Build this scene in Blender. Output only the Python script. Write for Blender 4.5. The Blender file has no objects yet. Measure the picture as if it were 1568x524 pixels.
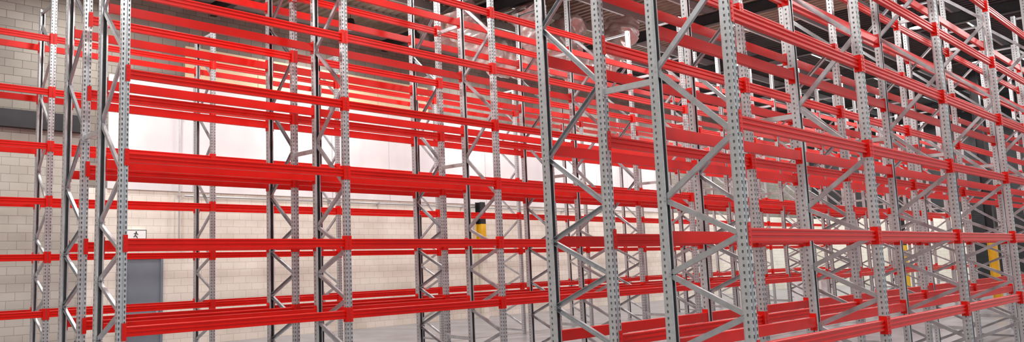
import bpy, bmesh, math, random
import numpy as np
from mathutils import Vector, Matrix, noise
random.seed(3)
HC=2.2
uA,vA,uC,vC,uB,vB,L,d,g=3.2916,8.4560,4.0991,14.0337,6.6831,2.9917,3.2598,0.7892,0.5263
zA,zB,zC=-0.7619,-0.8508,-0.8456
yaw,pitch,roll,fpx,cx=0.6817,0.1169,-0.0208,1153.549,557.327
S=bpy.context.scene
def new_obj(name,me,mats,parent=None,loc=(0,0,0),rot=(0,0,0)):
    o=bpy.data.objects.new(name,me); S.collection.objects.link(o)
    if mats is not None and len(me.materials)==0:
        for m in mats: me.materials.append(m)
    o.location=loc; o.rotation_euler=rot
    if parent: o.parent=parent
    return o
def empty(name,loc=(0,0,0)):
    e=bpy.data.objects.new(name,None); S.collection.objects.link(e); e.location=loc; e.empty_display_size=.2; return e
class MB:
    def __init__(s): s.v=[]; s.f=[]; s.m=[]
    def face(s,pts,m=0):
        b=len(s.v); s.v+= [tuple(q) for q in pts]; s.f.append(tuple(range(b,b+len(pts)))); s.m.append(m)
    def box(s,a,b,m=0):
        x0,y0,z0=a; x1,y1,z1=b
        V=[(x0,y0,z0),(x1,y0,z0),(x1,y1,z0),(x0,y1,z0),(x0,y0,z1),(x1,y0,z1),(x1,y1,z1),(x0,y1,z1)]
        i=len(s.v); s.v+=V
        for f in [(0,3,2,1),(4,5,6,7),(0,1,5,4),(1,2,6,5),(2,3,7,6),(3,0,4,7)]:
            s.f.append(tuple(i+k for k in f)); s.m.append(m)
    def extr(s,prof,o,du,dv,dl,m=0):
        o=Vector(o);du=Vector(du);dv=Vector(dv);dl=Vector(dl)
        n=len(prof); i=len(s.v)
        s.v+=[tuple(o+du*a+dv*b) for a,b in prof]+[tuple(o+du*a+dv*b+dl) for a,b in prof]
        for k in range(n):
            k2=(k+1)%n; s.f.append((i+k,i+k2,i+n+k2,i+n+k)); s.m.append(m)
        s.f.append(tuple(i+k for k in range(n))[::-1]); s.m.append(m)
        s.f.append(tuple(i+n+k for k in range(n))); s.m.append(m)
    def cyl(s,a,b,r,n=12,m=0):
        a=Vector(a);b=Vector(b);dl=b-a;z=dl.normalized()
        x=z.orthogonal().normalized();y=z.cross(x)
        s.extr([(r*math.cos(2*math.pi*k/n),r*math.sin(2*math.pi*k/n)) for k in range(n)],a,x,y,dl,m)
    def mesh(s,name):
        me=bpy.data.meshes.new(name); me.from_pydata(s.v,[],s.f)
        for i,mm in enumerate(s.m): me.polygons[i].material_index=mm
        bm=bmesh.new(); bm.from_mesh(me); bmesh.ops.recalc_face_normals(bm,faces=bm.faces); bm.to_mesh(me); bm.free()
        me.update(); return me
def mat(name,col,rough=.5,metal=0,noise=0,scale=5,coat=0,bump=0,col2=None,emit=0,stretch=None,spec=.5):
    m=bpy.data.materials.new(name); m.use_nodes=True; nt=m.node_tree; b=nt.nodes['Principled BSDF']
    b.inputs['Base Color'].default_value=(*col,1); b.inputs['Roughness'].default_value=rough; b.inputs['Metallic'].default_value=metal
    b.inputs['Coat Weight'].default_value=coat; b.inputs['Coat Roughness'].default_value=.2; b.inputs['Specular IOR Level'].default_value=spec
    if emit:
        b.inputs['Emission Color'].default_value=(*col,1); b.inputs['Emission Strength'].default_value=emit
    tc=nt.nodes.new('ShaderNodeTexCoord'); mp=nt.nodes.new('ShaderNodeMapping'); nt.links.new(tc.outputs['Object'],mp.inputs[0])
    if stretch: mp.inputs['Scale'].default_value=stretch
    nz=nt.nodes.new('ShaderNodeTexNoise'); nz.inputs['Scale'].default_value=scale; nz.inputs['Detail'].default_value=6
    nt.links.new(mp.outputs[0],nz.inputs[0])
    if noise or col2:
        c2=col2 or tuple(max(0,c*(1-noise)) for c in col)
        r=nt.nodes.new('ShaderNodeValToRGB'); r.color_ramp.elements[0].position=.35; r.color_ramp.elements[1].position=.65
        r.color_ramp.elements[0].color=(*c2,1); r.color_ramp.elements[1].color=(*col,1)
        nt.links.new(nz.outputs[0],r.inputs[0]); nt.links.new(r.outputs[0],b.inputs['Base Color'])
    if bump:
        bp=nt.nodes.new('ShaderNodeBump'); bp.inputs['Strength'].default_value=bump; bp.inputs['Distance'].default_value=.02
        nt.links.new(nz.outputs[0],bp.inputs['Height']); nt.links.new(bp.outputs[0],b.inputs['Normal'])
    return m
def blockmat(name,c1,c2,mortar,bumpy=.4):
    m=bpy.data.materials.new(name); m.use_nodes=True; nt=m.node_tree; b=nt.nodes['Principled BSDF']
    b.inputs['Roughness'].default_value=.75
    tc=nt.nodes.new('ShaderNodeTexCoord'); sp=nt.nodes.new('ShaderNodeSeparateXYZ'); cb=nt.nodes.new('ShaderNodeCombineXYZ')
    nt.links.new(tc.outputs['Object'],sp.inputs[0]); ad=nt.nodes.new('ShaderNodeMath'); ad.operation='ADD'
    nt.links.new(sp.outputs[0],ad.inputs[0]); nt.links.new(sp.outputs[1],ad.inputs[1])
    nt.links.new(ad.outputs[0],cb.inputs[0]); nt.links.new(sp.outputs[2],cb.inputs[1])
    br=nt.nodes.new('ShaderNodeTexBrick'); br.inputs['Scale'].default_value=1; br.inputs['Brick Width'].default_value=.4; br.inputs['Row Height'].default_value=.2
    br.inputs['Mortar Size'].default_value=.008; br.inputs['Mortar Smooth'].default_value=.3
    br.inputs['Color1'].default_value=(*c1,1); br.inputs['Color2'].default_value=(*c2,1); br.inputs['Mortar'].default_value=(*mortar,1)
    nt.links.new(cb.outputs[0],br.inputs[0])
    nz=nt.nodes.new('ShaderNodeTexNoise'); nz.inputs['Scale'].default_value=.7; nz.inputs['Detail'].default_value=8
    nt.links.new(tc.outputs['Object'],nz.inputs[0])
    r=nt.nodes.new('ShaderNodeValToRGB'); r.color_ramp.elements[0].position=.3; r.color_ramp.elements[1].position=.6
    r.color_ramp.elements[0].color=(.80,.78,.75,1); r.color_ramp.elements[1].color=(1,1,1,1); nt.links.new(nz.outputs[0],r.inputs[0])
    mx=nt.nodes.new('ShaderNodeMix'); mx.data_type='RGBA'; mx.blend_type='MULTIPLY'; mx.inputs[0].default_value=1
    nt.links.new(br.outputs[0],mx.inputs[6]); nt.links.new(r.outputs[0],mx.inputs[7]); nt.links.new(mx.outputs[2],b.inputs['Base Color'])
    bp=nt.nodes.new('ShaderNodeBump'); bp.inputs['Strength'].default_value=bumpy; bp.inputs['Distance'].default_value=.01; bp.invert=True
    nt.links.new(br.outputs['Fac'],bp.inputs['Height']); nt.links.new(bp.outputs[0],b.inputs['Normal'])
    return m
GALV=mat('galvanised_steel',(.60,.61,.62),.32,.55,noise=.12,scale=22)
BRACE=mat('galvanised_brace',(.50,.51,.53),.34,.6,noise=.2,scale=12)
INSHADE=mat('upright_inner_shade',(.19,.195,.20),.55,.3,noise=.2,scale=12)  # dark colour stands in for shade inside the C-section
RED=mat('red_powder_coat',(.76,.010,.005),.34,0,noise=.1,scale=3,spec=.28)
CREAM=blockmat('cream_blockwork',(.89,.85,.76),(.85,.81,.72),(.66,.62,.54),.25)
CREAMSH=blockmat('cream_blockwork_shaded',(.54,.52,.47),(.48,.46,.41),(.34,.32,.29))  # cream blocks with weaker light at the left put into the colour
BROWN=blockmat('raw_blockwork',(.29,.265,.23),(.22,.20,.175),(.12,.11,.095))
WHITE=mat('white_wall_panel',(.86,.86,.86),.5,0,scale=.9,col2=(.74,.73,.74),stretch=(1,1,.35))
TAN=mat('tan_board',(.82,.67,.43),.6,0,noise=.12,scale=1.5)
BLACK=mat('black_steel',(.02,.02,.024),.45,.2,noise=.3,scale=4)
ROOFST=mat('roof_steel',(.05,.052,.056),.5,.2,noise=.3,scale=4)
FLOOR=mat('concrete_floor',(.36,.37,.39),.3,0,noise=.3,scale=1.1,bump=.05)
DOORM=mat('grey_door_paint',(.20,.24,.28),.4,0,noise=.1,scale=2)
YEL=mat('safety_yellow',(.85,.50,.02),.45,0,noise=.1,scale=6)
DARKC=mat('dark_ceiling',(.03,.03,.033),.7,0,noise=.5,scale=2)
TANC=mat('corrugated_roof_sheet',(.36,.30,.23),.5,.1,noise=.4,scale=1.5)
FOIL=mat('foil_duct',(.85,.80,.78),.3,.45,scale=4,bump=1,col2=(.62,.44,.40))
WRAP=mat('stretch_wrap',(.88,.89,.89),.25,0,noise=.08,scale=8,bump=.6,coat=.6)
WOOD=mat('pallet_wood',(.45,.30,.16),.7,0,noise=.3,scale=8)
LAMP=mat('lamp_glow',(1,.98,.95),.5,emit=12)
SIGNW=mat('sign_white',(.85,.88,.86),.4,emit=.15)
SIGNB=mat('sign_black',(.02,.03,.02),.4)
# ---------------- rack parts --------------------
W=.10;DP=.08
def strip_holes(mb,o,du,width,H,pitch,hw,hh,m=0):
    o=Vector(o);du=Vector(du);n=int(H/pitch)
    for i in range(n):
        z0=i*pitch;zc=z0+pitch/2
        out=[(0,z0),(width/2,z0),(width,z0),(width,zc),(width,z0+pitch),(width/2,z0+pitch),(0,z0+pitch),(0,zc)]
        c=width/2
        inn=[(c-hw*.6,zc-hh),(c,zc-hh*1.15),(c+hw*.6,zc-hh),(c+hw,zc),(c+hw*.8,zc+hh),(c,zc+hh*1.05),(c-hw*.8,zc+hh),(c-hw,zc)]
        b=len(mb.v)
        for a,z in out+inn: q=o+du*a; mb.v.append((q.x,q.y,q.z+z))
        for k in range(8):
            k2=(k+1)%8; mb.f.append((b+k,b+k2,b+8+k2,b+8+k)); mb.m.append(m)
    if n*pitch<H-1e-4:
        a=o+Vector((0,0,n*pitch)); e=Vector((0,0,H-n*pitch)); mb.face([a,a+du*width,a+du*width+e,a+e],m)
def strip(mb,p,q,z0,z1,m=0):
    mb.face([(p[0],p[1],z0),(q[0],q[1],z0),(q[0],q[1],z1),(p[0],p[1],z1)],m)
def upright(mb,y,sgn,H):
    z0=.01
    for sx in (-1,1):
        strip_holes(mb,(sx*.05,y,z0),(-sx,0,0),.035,H,.06,.010,.016)
        strip(mb,(sx*.015,y),(sx*.011,y+sgn*.012),z0,z0+H)
        strip_holes(mb,(sx*.05,y,z0),(0,sgn,0),DP-.015,H,.06,.009,.012)
        strip(mb,(sx*.05,y+sgn*(DP-.015)),(sx*.04,y+sgn*DP),z0,z0+H)
        strip(mb,(sx*.04,y+sgn*DP),(sx*.024,y+sgn*DP),z0,z0+H)
        strip(mb,(sx*.046,y+sgn*.005),(sx*.014,y+sgn*.005),z0,z0+H-.01,2)  # added plates behind the holes, coloured dark as interior shade
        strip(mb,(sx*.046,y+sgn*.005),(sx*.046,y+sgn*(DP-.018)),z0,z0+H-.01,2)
    strip(mb,(-.011,y+sgn*.012),(.011,y+sgn*.012),z0,z0+H)
    y0,y1=sorted((y-sgn*.025,y+sgn*(DP+.02)))
    mb.box((-.08,y0,0),(.08,y1,.01))
    for sx in (-1,1): mb.cyl((sx*.065,(y0+y1)/2,.01),(sx*.065,(y0+y1)/2,.035),.01,6)
def brace(mb,a,b,x0=0,m=1):
    a=Vector((x0,a[0],a[1]));b=Vector((x0,b[0],b[1])); dl=b-a; z=dl.normalized(); n=Vector((1,0,0)).cross(z)
    pr=[(-.024,-.02),(.024,-.02),(.024,.018),(.020,.018),(.020,-.016),(-.020,-.016),(-.020,.018),(-.024,.018)]
    mb.extr(pr,a,n,Vector((1,0,0)),dl,m)
    for q in (a+z*.03,b-z*.03): mb.cyl(q+Vector((-.053,0,0)),q+Vector((.053,0,0)),.008,6,m)
def frame_mesh(name,H):
    mb=MB(); upright(mb,0,1,H); upright(mb,d,-1,H)
    ya,yb=.045,d-.045
    nodes=[.15,.5,.85,1.2,1.55,1.9,2.25,2.6,3.15,3.85,4.6,5.3,6.0,6.7]
    nodes=[.1+z for z in nodes if z<H-.2]
    for i,(z,z2) in enumerate(zip(nodes,nodes[1:])):
        if i%2==1: brace(mb,(yb,z),(ya,z2))
        else: brace(mb,(ya,z),(yb,z2))
    brace(mb,(ya,.12),(yb,.12)); brace(mb,(ya,H-.06),(yb,H-.06))
    return mb.mesh(name)
def beam_mesh(name,Lb):
    mb=MB()
    h=.057
    pr=[(0,-h),(0,-.038),(.010,-.033),(.010,-.012),(0,-.007),(0,.007),(.010,.012),(.010,.033),(0,.038),(0,h-.004),(.004,h),(.05,h),(.05,-h)]
    mb.extr(pr,(-Lb/2,0,0),(0,1,0),(0,0,1),(Lb,0,0))
    for s in (-1,1):
        x0=s*Lb/2; x1=s*(Lb/2-.006)
        a,b=sorted((x0,x1)); mb.box((a,-.02,-.10),(b,.055,.10))
        a,b=sorted((x1,s*(Lb/2+.046))); mb.box((a,-.022,-.10),(b,-.017,.10))
        xm=s*(Lb/2+.024)
        for zz in (-.07,-.023,.023,.07): mb.cyl((xm,-.022,zz),(xm,-.0255,zz),.008,6)
    return mb.mesh(name)
frAB=frame_mesh('rack_frame_tall',7.6); frC=frame_mesh('rack_frame_low',7.1)
for me in (frAB,frC):
    for m_ in (GALV,BRACE,INSHADE): me.materials.append(m_)
beam=beam_mesh('rack_beam',L-W-.002); beam.materials.append(RED)
def rack(u,v,n0,n1,fr,levels,flip=False):
    e=empty('pallet_rack',(u,v,0))
    for k in range(n0,n1+1):
        new_obj('upright_frame_%d'%(k-n0+1),fr,None,e,(k*L,d if flip else 0,0),(0,0,math.pi if flip else 0))
    c=0
    for k in range(n0,n1):
        for z in levels:
            c+=1
            new_obj('beam_front_%d'%c,beam,None,e,((k+.5)*L,.017,z))
            new_obj('beam_rear_%d'%c,beam,None,e,((k+.5)*L,d-.017,z),(0,0,math.pi))
    return e
lvA=[HC+zA+k for k in range(6)]; lvB=[HC+zB+k for k in range(6)]; lvC=[HC+zC+k for k in range(6)]
NB=11
rack(uB,vB,0,NB-1,frAB,lvB); rB2=rack(uB,vB+d+g,0,NB-1,frAB,lvB,True)
rack(uA,vA,0,NB,frAB,lvA); rA2=rack(uA,vA+d+g,0,NB,frAB,lvA,True)
rack(uC,vC,-2,NB,frC,lvC)
sp=MB(); sp.box((-.02,0,-.03),(.02,g,.03)); sp.box((-.045,0,-.05),(.045,.006,.05)); sp.box((-.045,g-.006,-.05),(.045,g,.05))
spm=sp.mesh('row_spacer'); spm.materials.append(GALV)
for r_,n in ((rB2,NB-1),(rA2,NB)):
    for k in range(n+1):
        for i,z in enumerate((.8,3.85,6.4)): new_obj('row_spacer_%d_%d'%(k,i),spm,None,r_,(k*L,-g,z))
# ---------------- room -----------------
U0,U1,V0,V1,ZC=-4.5,52,-6,19.13,9.9
def boxobj(name,a,b,m,parent=None):
    mb=MB(); mb.box(a,b); return new_obj(name,mb.mesh(name),[m],parent)
boxobj('floor',(U0,V0,-.2),(U1,V1,0),FLOOR)
ZW=HC+1.95
mb=MB(); mb.box((6.35,V1,0),(U1,V1+.3,ZW),0); mb.box((6.35,V1,ZW),(U1,V1+.3,ZC),1); mb.box((U0,V1,0),(6.35,V1+.3,HC+3.5),2); mb.box((U0,V1,HC+3.5),(6.35,V1+.3,ZC),1)
new_obj('wall_back',mb.mesh('wall_back'),[CREAM,BROWN,CREAMSH])
mb=MB(); mb.box((U1,V0,0),(U1+.3,V1+.3,ZW),0); mb.box((U1,V0,ZW),(U1+.3,V1+.3,ZC),1)
new_obj('wall_right',mb.mesh('wall_right'),[CREAM,DARKC])
mb=MB(); mb.box((U0-.3,V0,0),(U0,V1+.3,ZW),0); mb.box((U0-.3,V0,ZW),(U0,V1+.3,ZC),1)
new_obj('wall_left',mb.mesh('wall_left'),[CREAMSH,BROWN])
mb=MB(); x=U0; pts=[]
while x<U1:
    pts+=[(x,ZC),(x+.10,ZC),(x+.14,ZC+.05),(x+.24,ZC+.05)]; x+=.28
pts.append((U1+.3,ZC))
for (xa,za),(xb,zb) in zip(pts,pts[1:]):
    mb.face([(xa,V0,za),(xb,V0,zb),(xb,V1+.3,zb),(xa,V1+.3,za)],0 if xa<27 else 1)
new_obj('ceiling',mb.mesh('ceiling'),[TANC,DARKC])
mb=MB(); x=7.0
while x<34: mb.box((x,V1-.05,ZW),(min(x+2.38,34),V1-.002,HC+4.95)); x+=2.4
new_obj('wall_panel',mb.mesh('wall_panel'),[WHITE])
mb=MB(); x=9.14
while x<18.4: mb.box((x,V1-.06,HC+4.955),(x+2.32,V1-.002,HC+6.05)); x+=2.34
new_obj('wall_panel',mb.mesh('wall_panel_tan'),[TAN])
boxobj('steel_lintel',(U0+.01,V1-.22,HC+3.31),(6.35,V1-.002,HC+3.73),BLACK)
mb=MB(); mb.cyl((8.95,V1-.11,2.6),(8.95,V1-.11,6.6),.025,8)
for z in (2.8,4,5,6.2): mb.box((8.9,V1-.14,z),(9.0,V1-.062,z+.04))
new_obj('conduit_pipe',mb.mesh('conduit'),[GALV])
mb=MB(); mb.cyl((9.1,V1-.11,ZW-.12),(30,V1-.11,ZW-.12),.03,8)
for x in np.arange(10,30,2): mb.box((x,V1-.15,ZW-.17),(x+.05,V1-.002,ZW-.07))
new_obj('conduit_pipe',mb.mesh('conduit2'),[GALV])
e=empty('roof_truss'); k=0
for x in np.arange(-3,51,6.5):
    mb=MB()
    mb.box((x-.09,V0,ZC-.62),(x+.09,V1,ZC-.60)); mb.box((x-.006,V0,ZC-.6),(x+.006,V1,ZC-.27)); mb.box((x-.09,V0,ZC-.27),(x+.09,V1,ZC-.25))
    k+=1; new_obj('rafter_%d'%k,mb.mesh('rafter'),[ROOFST],e)
for i,y in enumerate(np.arange(V0+1,V1,1.6)):
    mb=MB(); mb.extr([(0,0),(.07,0),(.07,.02),(.01,.02),(.01,.22),(.07,.22),(.07,.24),(0,.24)],(U0,y,ZC-.245),(0,1,0),(0,0,1),(U1-U0,0,0))
    new_obj('purlin_%d'%(i+1),mb.mesh('purlin'),[GALV],e)
def duct(pts,r):
    cu=bpy.data.curves.new('duct','CURVE'); cu.dimensions='3D'; sp=cu.splines.new('BEZIER'); sp.bezier_points.add(len(pts)-1)
    for bp_,q in zip(sp.bezier_points,pts): bp_.co=q; bp_.handle_left_type=bp_.handle_right_type='AUTO'
    cu.bevel_depth=r; cu.resolution_u=40; cu.bevel_resolution=8
    o=bpy.data.objects.new('tmp',cu); S.collection.objects.link(o)
    dg=bpy.context.evaluated_depsgraph_get(); me=bpy.data.meshes.new_from_object(o.evaluated_get(dg)); bpy.data.objects.remove(o)
    bm=bmesh.new(); bm.from_mesh(me); bm.normal_update()
    for v in bm.verts:
        v.co+=v.normal*(noise.noise(v.co*3)*.18+noise.noise(v.co*9)*.08)
    bm.to_mesh(me); bm.free(); me.materials.clear()
    for f_ in me.polygons: f_.use_smooth=True
    return me
e=empty('foil_duct',(0,0,0))
for i,(pts,r_) in enumerate([([(15.4,14.6,9.4),(16.1,14.6,8.5),(17.2,14.3,8.0),(18.3,13.6,8.3),(19.0,13.2,9.2)],.5),
    ([(16.6,13.2,9.2),(17.2,13.2,8.4),(18.2,12.9,7.7),(19.2,12.5,7.8),(20,12.3,8.6),(20.3,12.3,9.2)],.42),
    ([(15.2,15.6,9.0),(17,15.5,8.9),(18.5,15.0,8.7),(20.5,14.2,9.1)],.5)]):
    new_obj('duct_section_%d'%(i+1),duct(pts,r_),[FOIL],e)
e=empty('door_1',(8.0,V1,0)); DH=HC+.13
mb=MB(); mb.box((-.45,-.06,0),(.45,-.02,DH)); new_obj('leaf',mb.mesh('leaf'),[DOORM],e)
mb=MB(); mb.box((-.52,-.09,0),(-.45,-.002,DH+.07)); mb.box((.45,-.09,0),(.52,-.002,DH+.07)); mb.box((-.45,-.09,DH),(.45,-.002,DH+.07)); new_obj('frame',mb.mesh('dframe'),[DOORM],e)
mb=MB(); mb.cyl((.37,-.06,1.02),(.37,-.12,1.02),.012); mb.cyl((.37,-.11,1.02),(.25,-.11,1.02),.01); mb.box((.34,-.066,.92),(.40,-.06,1.12)); new_obj('handle',mb.mesh('handle'),[GALV],e)
e=empty('exit_sign',(7.76,V1-.06,HC+.77))
mb=MB(); mb.box((-.28,-.04,-.12),(.28,.055,.12)); new_obj('box',mb.mesh('box'),[SIGNW],e)
mb=MB(); mb.cyl((.0,-.046,.06),(.0,-.04,.06),.02,10)
for a,b in [((0,.03),(-.03,-.03)),((-.03,-.03),(-.07,-.07)),((-.03,-.03),(.02,-.06)),((.02,-.06),(.03,-.1)),((0,.03),(.05,.0)),((0,.03),(-.06,.02))]:
    mb.cyl((a[0],-.044,a[1]),(b[0],-.044,b[1]),.011,6)
mb.box((-.28,-.045,.105),(.28,-.038,.12)); mb.box((-.28,-.045,-.12),(.28,-.038,-.105)); mb.box((-.28,-.045,-.12),(-.265,-.038,.12)); mb.box((.265,-.045,-.12),(.28,-.038,.12))
new_obj('running_figure',mb.mesh('fig'),[SIGNB],e)
def column(u,v,parts,name='steel_column'):
    e=empty(name,(u,v,0))
    for z0,z1,nm,m in parts:
        mb=MB(); pr=[(-.13,-.13),(.13,-.13),(.13,-.11),(.01,-.11),(.01,.11),(.13,.11),(.13,.13),(-.13,.13),(-.13,.11),(-.01,.11),(-.01,-.11),(-.13,-.11)]
        mb.extr(pr,(0,0,z0),(1,0,0),(0,1,0),(0,0,z1-z0)); new_obj(nm,mb.mesh(nm),[m],e)
column(20.75,V1-.3,[(0,HC+.5,'shaft_low',CREAM),(HC+.5,HC+1.2,'painted_band',YEL),(HC+1.2,HC+2.0,'shaft_top',BLACK)])
column(37.3,7.5,[(0,2.35,'painted_base',YEL),(2.35,ZC-.62,'shaft',BLACK)])
column(44,12.3,[(0,2.35,'painted_base',YEL),(2.35,ZC-.62,'shaft',BLACK)])
e=empty('wrapped_pallet',(33.5,12.6,0))
mb=MB()
for x in (-.55,-.05,.45): mb.box((x,-.55,0),(x+.1,.55,.1))
for y in np.arange(-.55,.5,.16): mb.box((-.6,y,.1),(.6,y+.11,.13))
new_obj('pallet',mb.mesh('pallet'),[WOOD],e)
bm=bmesh.new(); bmesh.ops.create_cube(bm,size=1); bmesh.ops.subdivide_edges(bm,edges=bm.edges,cuts=6,use_grid_fill=True)
for v in bm.verts:
    v.co.x*=1.15*(1-.06*max(0,v.co.z)); v.co.y*=1.05; v.co.z=.13+(v.co.z+.5)*1.0; v.co+=Vector((random.uniform(-.02,.02),random.uniform(-.02,.02),random.uniform(0,.015)))
me=bpy.data.meshes.new('load'); bm.to_mesh(me); bm.free(); new_obj('load',me,[WRAP],e)
mb=MB(); mb.box((U1-.04,6,0),(U1-.002,11.5,4.2),0)
for z in np.arange(.1,4.2,.1): mb.box((U1-.055,6,z),(U1-.04,11.5,z+.05),0)
new_obj('door_2',mb.mesh('door_2'),[BLACK])
# lights
ld=bpy.data.lights.new('bay_light','AREA'); ld.shape='DISK'; ld.size=.9; ld.energy=250; ld.color=(1,.985,.96)
lp=bpy.data.lights.new('added_ceiling_fill','POINT'); lp.shadow_soft_size=.2; lp.energy=26; lp.color=(1,.98,.95)  # added fill to brighten the ceiling, not a fitting of its own
mb=MB(); prof=[(.06,.3),(.1,.28),(.14,.1),(.24,.0)]
for (ra,za),(rb,zb) in zip(prof,prof[1:]):
    for j in range(16):
        a=2*math.pi*j/16;b=2*math.pi*(j+1)/16
        mb.face([(ra*math.cos(a),ra*math.sin(a),za),(ra*math.cos(b),ra*math.sin(b),za),(rb*math.cos(b),rb*math.sin(b),zb),(rb*math.cos(a),rb*math.sin(a),zb)])
mb.cyl((0,0,.3),(0,0,.65),.01,6); shade=mb.mesh('lamp_shade')
mb=MB(); mb.cyl((0,0,.02),(0,0,.03),.2,16); lens=mb.mesh('lens')
for v in (0.5,6.8,12.2,17.0):
    for u in np.arange(-1,50,7.2):
        if 14<u<22 and 11<v<16: continue
        e=empty('high_bay_lamp',(u,v,ZC-.9))
        new_obj('shade',shade,[BLACK],e); new_obj('lens',lens,[LAMP],e)
        lo=bpy.data.objects.new('light',ld); S.collection.objects.link(lo); lo.parent=e; lo.location=(0,0,-.03)
        lo=bpy.data.objects.new('fill_light',lp); S.collection.objects.link(lo); lo.parent=e; lo.location=(0,0,-.4)  # added ceiling fill, hung below the lamp shade
w=bpy.data.worlds.new('World'); S.world=w; w.use_nodes=True
w.node_tree.nodes['Background'].inputs[0].default_value=(.92,.96,1,1); w.node_tree.nodes['Background'].inputs[1].default_value=.65
cd=bpy.data.cameras.new('Camera'); co=bpy.data.objects.new('Camera',cd); S.collection.objects.link(co)
F=Vector((math.sin(yaw)*math.cos(pitch),math.cos(yaw)*math.cos(pitch),math.sin(pitch)))
R0=Vector((math.cos(yaw),-math.sin(yaw),0)); U_=R0.cross(F)
R=R0*math.cos(roll)+U_*math.sin(roll); U=U_*math.cos(roll)-R0*math.sin(roll)
co.matrix_world=Matrix(((R[0],U[0],-F[0],0),(R[1],U[1],-F[1],0),(R[2],U[2],-F[2],HC),(0,0,0,1)))
cd.sensor_width=36; cd.lens=36*fpx/1568; cd.shift_x=(784-cx)/1568; cd.clip_end=300
S.camera=co
S.view_settings.view_transform='Standard'
